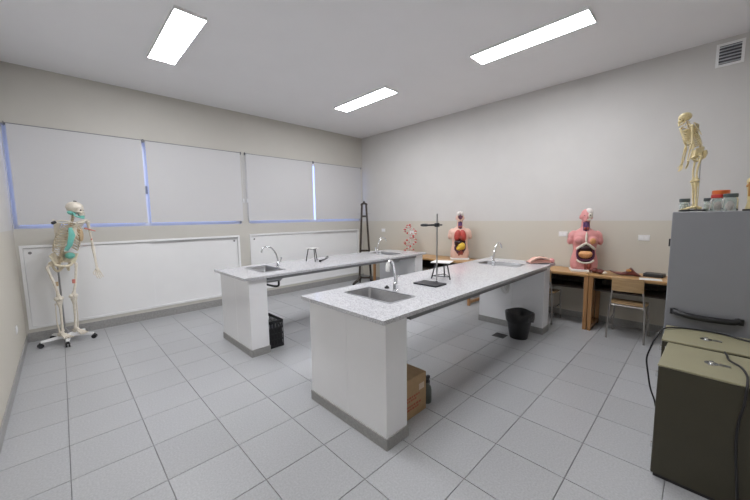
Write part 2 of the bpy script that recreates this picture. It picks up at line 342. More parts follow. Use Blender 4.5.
# ------------------------------------------------------------------ laboratory benches
ZT = 0.92
def lab_bench(x0, x1, y0, y1, lab, sinks):
    t = thing('lab_bench', lab, 'lab bench', (x0, y0, 0), group='granite-topped laboratory benches'); L, D = x1-x0, y1-y0
    ux = [0, L]; uy = [0, D]; hl = []
    for (a, b, c, d) in sinks: ux += [a-x0, b-x0]; uy += [c-y0, d-y0]; hl.append((a-x0, b-x0, c-y0, d-y0))
    ux = sorted(set(ux)); uy = sorted(set(uy)); hs = set()
    for (a, b, c, d) in hl:
        for i in range(len(ux)-1):
            for j in range(len(uy)-1):
                if ux[i] >= a-1e-6 and ux[i+1] <= b+1e-6 and uy[j] >= c-1e-6 and uy[j+1] <= d+1e-6: hs.add((i, j))
    MB().plate(ux, uy, ZT-.03, ZT, hs).build('countertop', 'granite', t, bevel=.002)
    for px in (.062, L-.062-.215):
        p = MB().box(px+.012, px+.203, .052, D-.034, 0.0, ZT-.03).build('pier', 'white_tile', t)
        out = px+.012 if px < 1 else px+.203
        ym = D/2-.03
        for (ya, yb) in ((.052, ym-.001), (ym+.001, D-.034)):
            for xa in (px+.003, px+.203): MB().box(xa, xa+.009, ya, yb, .082, ZT-.031).build('panel', 'white_tile', p, bevel=.001)
        for ya in (.043, D-.034): MB().box(px+.003, px+.212, ya, ya+.009, .082, ZT-.031).build('panel', 'white_tile', p, bevel=.001)
        MB().plate([px-.006, px+.012, px+.203, px+.221], [.034, .052, D-.034, D-.016], 0, .084, {(1,1)}).build('baseboard', 'skirting', p, bevel=.002)
    for ya in (.012, D-.047): MB().box(.28, L-.28, ya, ya+.035, ZT-.062, ZT-.03).build('edge_strip', 'dark_rim_shaded_edge', t, bevel=.002)  # granite edge strip, coloured dark for the floor shade in its polish
    return t
def sink(x0, x1, y0, y1, lab, trap, tx=0):
    t = thing('sink', lab, 'sink', (x0, y0, ZT), group='steel sinks set into the bench tops'); a, b = x1-x0, y1-y0
    def rr(ins, z, rad=.035, n=5):
        P = []
        r = max(rad-ins*.4, .02)
        for (cx, cy, s0) in ((a-ins-r, b-ins-r, 0), (ins+r, b-ins-r, PI/2), (ins+r, ins+r, PI), (a-ins-r, ins+r, 1.5*PI)):
            for k in range(n+1): q = s0 + PI/2*k/n; P.append((cx+r*math.cos(q), cy+r*math.sin(q), z))
        return P
    m = MB(); m.loft([rr(.012, -.001), rr(.016, -.01), rr(.03, -.115), rr(.05, -.138), rr(.10, -.142), rr(.10, -.146), rr(.045, -.143), rr(.024, -.118), rr(.009, -.012), rr(.006, -.002)][::-1])
    # the inside is open: drop the lid face made at the rim
    m.f.pop(); m.m.pop(); m.f.pop(); m.m.pop()
    n = len(rr(0, 0)); m.add(rr(.10, -.142), [tuple(range(n))])
    m.build('basin', 'steel', t, smooth=50)
    r = MB(); r.loft([rr(-.012, .0005), rr(-.010, .003), rr(.008, .0035), rr(.013, .001), rr(.013, -.003), rr(.004, .0005)], closed=True); r.build('rim', 'dark_rim_shaded_edge', t, smooth=60)
    MB().lathe([(.0, -.1415), (.04, -.1415), (.04, -.138), (.03, -.137), (.028, -.140), (.0, -.140)], (a/2, b/2, 0)).build('drain', 'chrome', t, smooth=40)
    if trap == 'white':
        MB().tube(bez([(a/2, b/2, -.146), (a/2, b/2-.01, -.26), (a/2+.01, b/2-.05, -.36), (a/2+.04, b/2-.08, -.37), (a/2+.07, b/2-.08, -.30), (a/2+.13, b/2-.05, -.28), (a+.03, b/2, -.28)]), .025, 10).lathe([(.033,-.23),(.033,-.20)], (a/2, b/2, 0)).build('trap', 'white_plastic', t, smooth=50)
    elif trap == 'black':
        MB().tube(bez([(a/2, b/2, -.146), (a/2, b/2, -.18), (a/2, b/2-.03, -.20), (a/2+.03, b/2-.20, -.205), (a/2+.07, b/2-.22, -.198), (a/2+.075, b/2-.22, -.146)]), .013, 10).build('trap', 'black_plastic', t, smooth=50)
    return t
NB = (1.88, 5.17, -.395, .560); FB = (1.87, 5.14, 1.69, 2.63)
def srect(x, y): return (x, x+.30, y, y+.54)
s1, s2, s3, s4 = srect(2.205, -.150), srect(4.50, -.150), srect(2.19, 1.915), srect(4.44, 1.915)
lab_bench(*NB, 'granite-topped white lab bench carrying the retort stand, beside the cardboard box', [s1, s2])
lab_bench(*FB, 'granite-topped white lab bench in front of the window cupboards, beside the crate', [s3, s4])
sink(*s1, 'steel sink with a black plug beside it, by the white-tipped tap', 'none')
sink(*s2, 'steel sink near the pink chest plate, above the black bin', 'white')
sink(*s3, 'steel sink under the high arched tap, above the black crate', 'black')
sink(*s4, 'steel sink at the bench end nearest the easel', 'none')
# ------------------------------------------------------------------ taps
def tap(loc, rz, lab, white_tip):
    t = thing('tap', lab, 'tap', loc, rz, group='swan-neck taps on the benches')
    MB().lathe([(.027, 0), (.027, .006), (.021, .010), (.019, .055), (.021, .060), (.016, .070), (.011, .075)]).build('body', 'chrome', t, smooth=40)
    MB().tube(bez([(0,0,.07), (-.006,0,.12), (-.035,0,.20), (-.085,0,.262), (-.145,0,.283), (-.198,0,.268), (-.222,0,.228)]), .010, 10).build('spout', 'chrome', t, smooth=60)
    if white_tip:
        MB().tube([(-.203,0,.275), (-.215,0,.25), (-.228,0,.206), (-.229,0,.203)], [.012, .018, .020, .017], 14).build('nozzle', 'white_plastic', t, smooth=50)
    else:
        MB().tube([(-.218,0,.238), (-.224,0,.212)], .012, 12).build('nozzle', 'chrome', t, smooth=50)
    MB().tube([(.012,0,.045), (.036,0,.06)], .012, 10).build('valve', 'chrome', t, smooth=50)
    MB().tube([(.032,0,.055), (.045,0,.10), (.052,0,.125)], [.007, .008, .010], 8).tube([(.045,-.022,.118),(.048,.022,.118)], .006, 8).build('lever', 'chrome', t, smooth=50)
tap((2.558, .115, ZT), .45, 'chrome swan-neck tap with a white nozzle beside the black plug', True)
tap((4.455, .125, ZT), PI, 'chrome swan-neck tap at the bench end near the pink chest plate', False)
tap((2.53, 2.185, ZT), 0, 'high arched chrome tap in front of the window cupboards', False)
tap((4.395, 2.185, ZT), PI, 'chrome swan-neck tap near the easel and room corner', False)
tag(MB().lathe([(.0,0),(.02,0),(.022,.006),(.018,.016),(.012,.018),(.008,.026),(.0,.026)], seg=16).build('sink_plug', 'black_plastic', smooth=40, loc=(2.565, .225, ZT)), 'black rubber sink plug lying on the granite beside the tap', 'plug')

# ------------------------------------------------------------------ retort stand and tripods
t = thing('retort_stand', 'retort stand with black iron base, thin rod and clamp', 'lab stand', (2.99, .035, ZT))
MB().box(-.115, .06, -.125, .135, 0, .014).build('base', 'iron', t, bevel=.004)
MB().tube([(.035,-.03,.014),(.035,-.03,.665)], .0075, 10).lathe([(.014,.014),(.014,.03),(.008,.034)], (.035,-.03,0), 12).build('rod', 'steel', t, smooth=50)
c = MB().box(.017, .053, -.048, -.012, .542, .578).tube([(.05,-.03,.56),(.085,-.055,.56)], .007, 8).build('boss_head', 'iron', t, bevel=.003)
d_ = Vector((-.62, .78, 0))
cl = MB(); p0 = Vector((.03,-.015,.56)); cl.tube([p0, p0+d_*.075], .009, 8)
for s_ in (-1, 1): cl.tube([p0+d_*.07, p0+d_*.085+Vector((.5,.4,0))*.022*s_, p0+d_*.120+Vector((.5,.4,0))*.024*s_, p0+d_*.135+Vector((.5,.4,0))*.008*s_], [.010,.013,.013,.009], 8)
cl.build('clamp', 'iron', t, smooth=50)
def tripod(loc, rz, h, r, plate, lab, bar):
    t = thing('lab_tripod', lab, 'tripod', loc, rz, group='lab tripods with pale gauze tops')
    rn = [(Vector((math.cos(2*PI*k/24)*r*.62, math.sin(2*PI*k/24)*r*.62, h))) for k in range(25)]
    MB().tube(rn, .005, 6).build('ring', 'iron', t, smooth=50)
    for k in range(3):
        a = 2*PI*k/3; MB().tube([(math.cos(a)*r*.62, math.sin(a)*r*.62, h), (math.cos(a)*r, math.sin(a)*r, .003)], .0068, 8).build('leg', bar, t, smooth=50)
    m = MB(); p = plate/2; m.box(-p, p, -p, p, h+.005, h+.008); m.build('gauze', 'ceramic', t, bevel=.001)
    return t
tripod((3.15, 2.30, ZT), .3, .19, .10, .145, 'lab tripod with pale gauze on the bench facing the window cupboards', 'iron')
tp = tripod((3.285, .12, ZT), .35, .168, .11, .20, 'lab tripod with pale gauze beside the retort stand', 'iron')
MB().tube([(math.cos(2*PI*k/3)*.105, math.sin(2*PI*k/3)*.105, .03) for k in (0,1,2,0)], .0042, 6).build('brace', 'iron', tp)
t = thing('test_tube_clamp', 'small black metal clamp lying beside the pale tripod', 'clamp', (3.27, 2.23, ZT))
MB().tube(bez([(-.07,-.05,.012), (0,-.01,.014), (.07,.04,.016), (.12,.07,.016)]), .008, 8).build('shaft', 'iron', t, smooth=50)
MB().tube(bez([(.12,.07,.016), (.15,.06,.03), (.17,.09,.045), (.15,.115,.03), (.12,.08,.018)]), .006, 8).build('jaw', 'iron', t, smooth=50)
MB().lathe([(.02,.0),(.02,.02),(.012,.026)], (-.07,-.05,0), 12).build('screw', 'iron', t, smooth=40)

# ------------------------------------------------------------------ things under the benches
def rbx(m, x0, x1, y0, y1, z0, z1): m.box(x0, x1, y0, y1, z0, z1)
t = thing('cardboard_box', 'closed brown cardboard box with red print behind the bench pier', 'box', (2.225, -.245, 0))
bw, bd, bh = .295, .30, .312
MB().plate([0, .005, bw-.005, bw], [0, .005, bd-.005, bd], .0, bh, {(1,1)}).box(.005, bw-.005, .005, bd-.005, 0, .005).build('walls', 'card', t)
for y0_ in (.001, bd/2+.001): MB().box(.001, bw-.001, y0_, y0_+bd/2-.003, bh, bh+.004).build('flap', 'card', t)
pr = MB()
for k, (zz, a0, a1) in enumerate(((.16, .03, .20), (.135, .05, .17), (.09, .02, .21), (.065, .03, .19))):
    x = a0
    while x < a1:
        ww = random.uniform(.014, .03); pr.box(x, x+ww, -.0008, .0002, zz, zz+.016); x += ww+.008
pr.build('print', 'red_ink', t)
MB().box(.205, .27, -.0008, .0002, .19, .24).build('sticker', 'tape', t)
t = thing('spray_bottle', 'dark green spray bottle with black trigger beside the box', 'bottle', (2.60, -.195, 0))
MB().lathe([(.0,0),(.036,0),(.04,.01),(.04,.11),(.034,.14),(.016,.165),(.014,.18),(.0,.18)]).build('body', 'bottle_green', t, smooth=40)
MB().lathe([(.017,.175),(.017,.20)], seg=14).build('cap', 'black_plastic', t)
MB().box(-.05, .03, -.012, .012, .20, .225).tube([(-.03,0,.2),(-.045,0,.165),(-.04,0,.15)], .005, 6).tube([(.02,0,.2),(.034,0,.17),(.03,0,.12)], .006, 6).build('trigger', 'black_plastic', t, bevel=.002)
t = thing('plastic_crate', 'black lattice plastic crate on the floor beside the bench pier', 'crate', (2.163, 1.80, 0)); cw, cdp, ch = .20, .36, .335
MB().box(0, cw, 0, cdp, 0, .012).build('base', 'crate_black', t)
for (fixed, along) in (('y0', 0), ('y1', 0), ('x0', 1), ('x1', 1)):
    m = MB(); n_ = cw if along == 0 else cdp
    def seg_(a, b, z0, z1):
        if fixed == 'y0': m.box(a, b, 0, .008, z0, z1)
        elif fixed == 'y1': m.box(a, b, cdp-.008, cdp, z0, z1)
        elif fixed == 'x0': m.box(0, .008, a, b, z0, z1)
        else: m.box(cw-.008, cw, a, b, z0, z1)
    for z in (.012, .085, .158, .231, ch-.035): seg_(0, n_, z, z+(.035 if z > .28 else .018))
    k = 0; nn = int(n_/.034)
    for k in range(nn+1): seg_(max(0, n_*k/nn-.006), min(n_, n_*k/nn+.006), .012, ch-.01)
    m.build('side', 'crate_black', t)
MB().box(.012, cw-.012, .012, cdp-.012, .02, .25).build('contents', 'black_bag', t)
t = thing('waste_bin', 'black waste bin lined with a black bag under the sink', 'bin', (4.60, -.165, 0))
sg = 28
def oct(r, z, amp=0.0, ph=0): return [(r*math.cos(2*PI*k/sg)*(1+amp*math.sin(5*2*PI*k/sg+ph)), r*math.sin(2*PI*k/sg)*(1+amp*math.sin(5*2*PI*k/sg+ph)), z+amp*.25*math.sin(3*2*PI*k/sg+ph)) for k in range(sg)]
m = MB(); m.loft([oct(.0, .012), oct(.10, .012), oct(.156, .32), oct(.160, .325), oct(.162, .318), oct(.106, .0), oct(.0, .0)][::-1]); m.build('body', 'black_plastic', t, smooth=40)
m = MB(); m.loft([oct(.03, .06, .05), oct(.10, .10, .05, 1), oct(.148, .32, .03, 1), oct(.166, .338, .03, .5), oct(.176, .325, .04, .5), oct(.172, .27, .05, .9), oct(.163, .225, .05, 1.4)]); m.f.pop(); m.m.pop(); m.build('bag', 'black_bag', t, smooth=70)
t = thing('floor_drain', 'small square metal drain grate in the floor beside the bin', 'drain', (4.49, .03, 0))
MB().plate([-.075, -.062, .062, .075], [-.075, -.062, .062, .075], 0, .004, {(1,1)}).build('frame', 'drain_grey', t)
for k in range(6): MB().box(-.062, .062, -.055+k*.02, -.045+k*.02, .0005, .003).build('bar', 'drain_grey', t)
MB().box(-.062, .062, -.062, .062, .0002, .0006).build('pit', 'black_plastic', t)

# ------------------------------------------------------------------ desks and chairs along the plain wall
DX0, DX1, DZ = 5.455, 5.985, .765
def desk_proto():
    t = thing('school_desk', '', 'desk', group='wooden school desks along the wall'); wd = 1.20; dp = DX1-DX0
    MB().box(0, dp, 0, wd, DZ-.024, DZ).build('desk_top', 'desk_wood', t, bevel=.004)
    MB().plate([.05, .06, dp-.03, dp-.02], [.055, .065, wd-.065, wd-.055], DZ-.205, DZ-.024, {(1,1),(0,1)}).box(.05, dp-.02, .055, wd-.055, DZ-.215, DZ-.205).build('book_shelf', 'dark_wood_shelf_shade', t)  # near-black wood paints the shadow inside the open book compartment
    for x in (.015, dp-.065):
        for y in (.001, wd-.051): MB().loft([[(x,y,DZ-.024),(x+.05,y,DZ-.024),(x+.05,y+.05,DZ-.024),(x,y+.05,DZ-.024)], [(x+.004,y+.004,0),(x+.046,y+.004,0),(x+.046,y+.046,0),(x+.004,y+.046,0)]][::-1]).build('leg', 'leg_wood', t, bevel=.003)
    for y in (.006, wd-.046): MB().box(.06, dp-.06, y, y+.04, .03, .075).build('rail', 'leg_wood', t, bevel=.002)
    MB().box(.02, .04, .055, wd-.055, DZ-.040, DZ-.024).build('front_rail', 'desk_wood', t)
    return t
d0 = desk_proto(); d0.location = (DX0, -.715, 0); d0['label'] = 'wooden school desk carrying the rose-skinned torso model'
another(d0, 'wooden school desk behind the school chair, beside the refrigerator', (DX0, -1.917, 0))
another(d0, 'wooden school desk carrying the pale-skinned torso with a yellow stomach', (DX0, 1.02, 0))
another(d0, 'wooden school desk carrying the red molecule model', (DX0, 2.222, 0))
def chair(loc, rz, lab):
    t = thing('school_chair', lab, 'chair', loc, rz, group='school chairs at the wall desks')
    s = MB(); n = 8
    rings = []
    for i in range(n+1):
        u = i/n; x = .0+.37*u; z = .452+.006*math.cos(u*PI*1.2)-(.012 if i == n else 0); y = .175+.012*math.sin(u*PI)
        rings.append([(x,-y,z-.012),(x,y,z-.012),(x,y,z),(x,-y,z)])
    s.loft(rings); s.build('seat', 'chair_wood', t, smooth=35, bevel=.003)
    b = MB(); rings = []
    for i in range(9):
        u = -1+2*i/8; y = .155*u; x = -.028-.018*(1-u*u); rings.append([(x,y,.615),(x+.010,y,.615),(x-.006,y,.785),(x-.016,y,.785)])
    b.loft(rings); b.build('backrest', 'chair_wood', t, smooth=35, bevel=.003)
    for sy in (-1, 1):
        MB().tube(bez([(-.030, sy*.185, 0), (-.012, sy*.178, .25), (.0, sy*.168, .44)]), .0115, 10).build('leg', 'tube_steel', t, smooth=50)
        MB().tube([(.0, sy*.168, .40), (-.006, sy*.162, .50), (-.018, sy*.148, .62), (-.030, sy*.145, .775)], .0105, 10).build('back_post', 'tube_steel', t, smooth=50)
        MB().tube([(.385, sy*.185, 0), (.365, sy*.172, .44)], .0115, 10).build('leg', 'tube_steel', t, smooth=50)
        MB().tube([(.0, sy*.168, .434), (.365, sy*.170, .434)], .010, 8).build('side_rail', 'tube_steel', t, smooth=50)
        MB().tube([(-.012, sy*.176, .22), (.374, sy*.176, .22)], .008, 8).build('stretcher', 'tube_steel', t, smooth=50)
    MB().tube([(.0,-.168,.428), (.0,.168,.428)], .009, 8).build('cross_rail', 'tube_steel', t, smooth=50)
chair((5.375, -1.145, 0), 0, 'wooden school chair with steel tube legs pulled to the desk by the refrigerator')
chair((5.425, -.125, 0), 0, 'wooden school chair tucked under the desk with the rose-skinned torso')

# small things on the desks
def organ(name, loc, rz, parts, lab, cat='organ model'):
    t = thing(name, lab, cat, loc, rz)
    for nm, ma, ells in parts:
        m = MB()
        for e in ells: m.ell(*e)
        m.build(nm, ma, t, smooth=60)
    return t
organ('organ_model', (5.62, -.815, DZ), .3, [('lobe', 'organ_red', [((0,0,.03), (.06,.05,.03)), ((.03,.06,.035), (.04,.045,.035))]), ('duct', 'bone_pale', [((-.04,-.04,.02), (.02,.03,.02))])], 'dark red organ piece lying beside the torso base on the desk')
organ('organ_fragment', (5.55, -.685, DZ), 0, [('body', 'bone_pale', [((0,0,.022), (.022,.022,.022))]), ('tip', 'organ_red', [((.01,-.02,.035), (.018,.018,.022))])], 'small pale and red organ fragment at the torso base')
t = thing('liver_model', 'dark red wing-shaped organ model lying open on the desk', 'organ model', (5.68, -1.09, DZ))
m = MB(); m.loft([[(-.03,.20,.05),(.03,.20,.05),(.03,.20,.06),(-.03,.20,.06)], [(-.06,.11,.005),(.06,.11,.005),(.05,.11,.025),(-.05,.11,.025)], [(-.09,.01,.0),(.09,.01,.0),(.06,.01,.04),(-.05,.01,.035)], [(-.06,-.05,.0),(.07,-.05,.0),(.02,-.03,.15),(-.02,-.03,.15)], [(-.08,-.08,.0),(.08,-.08,.0),(.05,-.075,.05),(-.04,-.075,.05)], [(-.05,-.15,.0),(.05,-.15,.0),(.04,-.15,.016),(-.04,-.15,.016)]][::-1])
o_ = m.build('lobe', 'organ_red', t, smooth=60); sb = o_.modifiers.new('s', 'SUBSURF'); sb.levels = sb.render_levels = 1
MB().ell((-.05,-.02,.075), (.016,.03,.016)).build('duct', 'joint_brown', t, smooth=60)
t = thing('open_notebook', 'white open notebook at the desk edge beside the refrigerator', 'notebook', (5.53, -1.33, DZ), .15)
MB().box(-.07, .07, -.11, .0, 0, .006).build('page_block', 'paper', t, bevel=.001); MB().box(-.07, .07, .002, .10, 0, .005).build('page_block', 'paper', t, bevel=.001)
t = thing('black_case', 'black flat case lying on the desk beside the notebook', 'case', (5.80, -1.36, DZ), -.1)
MB().box(-.08, .08, -.085, .11, 0, .028).build('lower_shell', 'black_plastic', t, bevel=.006); MB().box(-.08, .08, -.085, .11, .029, .042).build('lid', 'black_plastic', t, bevel=.006)

# ------------------------------------------------------------------ anatomical models
def eval_mesh(o):
    dg = bpy.context.evaluated_depsgraph_get(); me = bpy.data.meshes.new_from_object(o.evaluated_get(dg)); bpy.data.objects.remove(o); return me
def sup(z, rx, ry, yc, n=28, p=2.3):
    P = []
    for k in range(n):
        a = 2*PI*k/n; c, s_ = math.cos(a), math.sin(a)
        P.append((rx*abs(c)**(2/p)*(1 if c >= 0 else -1), yc+ry*abs(s_)**(2/p)*(1 if s_ >= 0 else -1), z))
    return P
def torso(loc, rz, lab, skin, rose):
    # faces local -y; 0.86 m tall on a white board
    t = thing('torso_model', lab, 'anatomical model', loc, rz, group='anatomical torso models on the desks')
    MB().box(-.165, .165, -.12, .12, 0, .028).build('base_board', 'white_plastic', t, bevel=.004)
    m = MB()
    prof = [(.028,.150,.085,0), (.07,.165,.10,0), (.13,.168,.105,0), (.20,.155,.098,0), (.27,.138,.088,-.003), (.33,.138,.09,-.005), (.40,.150,.098,-.005), (.46,.158,.102,-.002), (.52,.155,.095,.004), (.56,.125,.078,.012), (.585,.085,.06,.018), (.605,.058,.052,.018), (.66,.050,.050,.01), (.70,.052,.052,.004)]
    m.loft([sup(z, a, b, y) for z, a, b, y in prof])
    for sx in (-1, 1):
        m.ell((sx*.150, .006, .495), (.056,.062,.078), 14, 10, rot=(0, sx*-.35, 0))
        m.ell((sx*.172, .0, .44), (.044,.052,.072), 14, 10, rot=(0, sx*-.2, 0))
        m.ell((sx*.078, .0, .085), (.085,.095,.085), 14, 10)
        if rose: m.ell((sx*.08, -.085, .435), (.058,.05,.055), 14, 10)
    m.ell((0, -.012, .775), (.068,.082,.095), 16, 12); m.ell((0, -.05, .72), (.045,.048,.045), 14, 10)      # head, jaw
    m.ell((0, -.098, .755), (.012,.022,.022), 10, 8)                                                       # nose
    for sx in (-1, 1): m.ell((sx*.069, .0, .755), (.012,.022,.032), 10, 8)                                  # ears
    o = bpy.data.objects.new('tmp', m.mesh('tmp', skin)); COL.objects.link(o)
    r = o.modifiers.new('r', 'REMESH'); r.mode = 'VOXEL'; r.voxel_size = .007; r.use_smooth_shade = True
    sm = o.modifiers.new('s', 'SMOOTH'); sm.iterations = 6; sm.factor = .5
    me = eval_mesh(o)
    # carve the open front: vertices inside the cut are pushed back to its floor
    cuts = [((0, -.115, .25), (.112, .062, .135))] if rose else [((0, -.115, .32), (.118, .060, .235))]
    cuts.append(((0, -.06, .63), (.036, .05, .07)))
    if not rose: cuts.append(((0, -.095, .80), (.045, .05, .07)))
    hit = set()
    for v in me.vertices:
        for c, rr in cuts:
            dx, dz = (v.co.x-c[0])/rr[0], (v.co.z-c[2])/rr[2]; q = dx*dx+dz*dz
            if q < 1 and v.co.y < c[1]+rr[1]:
                y = c[1]+rr[1]*math.sqrt(1-q)
                if v.co.y < y and v.co.y < .02: v.co.y = y; hit.add(v.index)
    me.materials.clear(); me.materials.append(MATS[skin]); me.materials.append(MATS['cavity'])
    for p in me.polygons:
        p.use_smooth = True
        if sum(1 for i in p.vertices if i in hit) >= 3: p.material_index = 1
    b = bpy.data.objects.new('body', me); COL.objects.link(b); b.parent = t
    def part(nm, ma, *es, tubes=()):
        q = MB()
        for e in es: q.ell(*e)
        for tb in tubes: q.tube(*tb)
        return q.build(nm, ma, t, smooth=70)
    part('throat', 'vessel', ((0,-.045,.63), (.024,.026,.075)), tubes=[([(-.024,-.05,.57),(-.028,-.048,.64),(-.026,-.04,.69)], .010, 8), ([(.024,-.05,.57),(.028,-.048,.64),(.026,-.04,.69)], .010, 8)])
    part('thyroid', 'muscle', ((-.016,-.068,.60), (.016,.012,.022)), ((.016,-.068,.60), (.016,.012,.022)))
    if rose:
        part('sternum', 'bone_pale', ((0,-.105,.47), (.014,.016,.085)))
        part('rib_arch', 'bone_pale', tubes=[(bez([(-.105,-.082,.315),(-.07,-.105,.35),(-.02,-.112,.385),(0,-.115,.395),(.02,-.112,.385),(.07,-.105,.35),(.105,-.082,.315)]), [.017]*49, 8)])
        part('heart', 'heart', ((.075,-.118,.43), (.036,.026,.042)))
        part('liver', 'liver', ((-.005,-.090,.325), (.085,.04,.045)))
        part('bowel', 'bowel', ((0,-.090,.245), (.085,.045,.060)), ((-.045,-.105,.25), (.036,.03,.03)), ((.045,-.105,.25), (.036,.03,.03)), ((0,-.105,.225), (.032,.028,.022)), ((0,-.105,.27), (.03,.025,.02)))
        part('colon', 'colon', tubes=[(bez([(-.088,-.085,.325),(-.098,-.088,.25),(-.082,-.095,.185),(-.03,-.105,.165),(.03,-.105,.165),(.082,-.095,.185),(.098,-.088,.25),(.088,-.085,.325)]), [.014]*57, 8)])
        part('pelvic_bone', 'bone_pale', tubes=[(bez([(-.10,-.088,.165),(-.06,-.108,.135),(0,-.112,.125),(.06,-.108,.135),(.10,-.088,.165)]), [.013]*33, 8)])
        part('pelvic_muscle', 'muscle', ((.045,-.095,.085), (.03,.03,.05)), ((0,-.098,.08), (.014,.022,.05)))
        part('brain', 'brain', ((.028,-.03,.825), (.05,.062,.055)))
        part('skull', 'bone_pale', ((.034,-.072,.775), (.036,.028,.04)), ((.02,-.088,.722), (.024,.02,.014)))
        part('eye', 'liver', ((.034,-.098,.782), (.010,.010,.010)), ((-.030,-.085,.778), (.009,.009,.006)))
    else:
        part('lung', 'lung', ((-.050,-.088,.445), (.058,.050,.105), 14, 10, 0, (0,.18,0))); part('lung', 'lung', ((.050,-.088,.445), (.058,.050,.105), 14, 10, 0, (0,-.18,0)))
        part('heart', 'muscle', ((.012,-.115,.40), (.024,.024,.045)))
        part('liver', 'liver', ((-.035,-.098,.322), (.072,.042,.036)), ((-.075,-.085,.30), (.026,.034,.045)))
        part('stomach', 'stomach', ((.025,-.098,.250), (.070,.050,.072)), ((-.022,-.10,.212), (.048,.042,.044)))
        part('colon', 'colon', tubes=[(bez([(-.06,-.09,.285),(-.088,-.09,.235),(-.085,-.095,.185),(-.05,-.10,.155),(0,-.105,.145)]), [.014]*33, 8), (bez([(.088,-.085,.30),(.092,-.09,.24),(.08,-.095,.185),(.05,-.10,.155)]), [.011]*25, 8)])
        part('bowel', 'muscle', ((0,-.085,.14), (.04,.032,.055)), ((.035,-.085,.12), (.022,.025,.045)), ((-.02,-.088,.10), (.02,.022,.03)))
        part('spine_face', 'colon', ((0,-.05,.77), (.026,.035,.052)))
        part('brain', 'brain', ((-.034,-.035,.835), (.03,.055,.042)), ((.034,-.035,.835), (.03,.055,.042)), ((0,-.02,.85), (.03,.05,.035)))
    return t
FACE_MX = -PI/2    # local -y turned to world -x
torso((5.74, 1.385, DZ), FACE_MX+.62, 'pale-skinned torso model with red lungs and yellow stomach', 'skin_pale', False)
torso((5.74, -.59, DZ), FACE_MX+.38, 'rose-skinned torso model with white rib arch and orange bowel', 'skin_rose', True)
# loose chest cover lying at the end of the near bench
t = thing('chest_plate_model', 'pink chest cover of a torso model lying on the bench corner', 'anatomical model', (5.03, -.235, ZT), -.75)
m = MB(); N = 14; Q = 8; V = []; F = []
for i in range(N+1):
    for j in range(Q+1):
        u, v = -1+2*i/N, -1+2*j/Q
        x = .165*u*(1-.12*v*v); y = .085*v*(1-.2*u*u); z = .012+.055*(1-u*u*.75)*(1-v*v*.85)+.03*math.exp(-((u-.45)**2+(v+.1)**2)*7)+.03*math.exp(-((u+.45)**2+(v+.1)**2)*7)
        V.append((x, y, z))
for i in range(N):
    for j in range(Q): a = i*(Q+1)+j; F.append((a, a+Q+1, a+Q+2, a+1))
m.add(V, F); o_ = m.build('cover', 'skin', t, smooth=70); sd = o_.modifiers.new('th', 'SOLIDIFY'); sd.thickness = .012
MB().ell((.01,-.035,.082), (.05,.025,.016)).ell((-.06,-.05,.07), (.03,.02,.016)).build('inner_tissue', 'organ_red', t, smooth=60)
MB().tube(bez([(-.14,-.05,.03),(-.09,-.07,.07),(-.02,-.075,.085),(.05,-.07,.07),(.1,-.075,.05)]), [.016]*33, 8).build('rib_edge', 'skin_pale', t, smooth=60)
MB().ell((.145,-.04,.035), (.035,.045,.035)).build('shoulder_end', 'skin_rose', t, smooth=60)

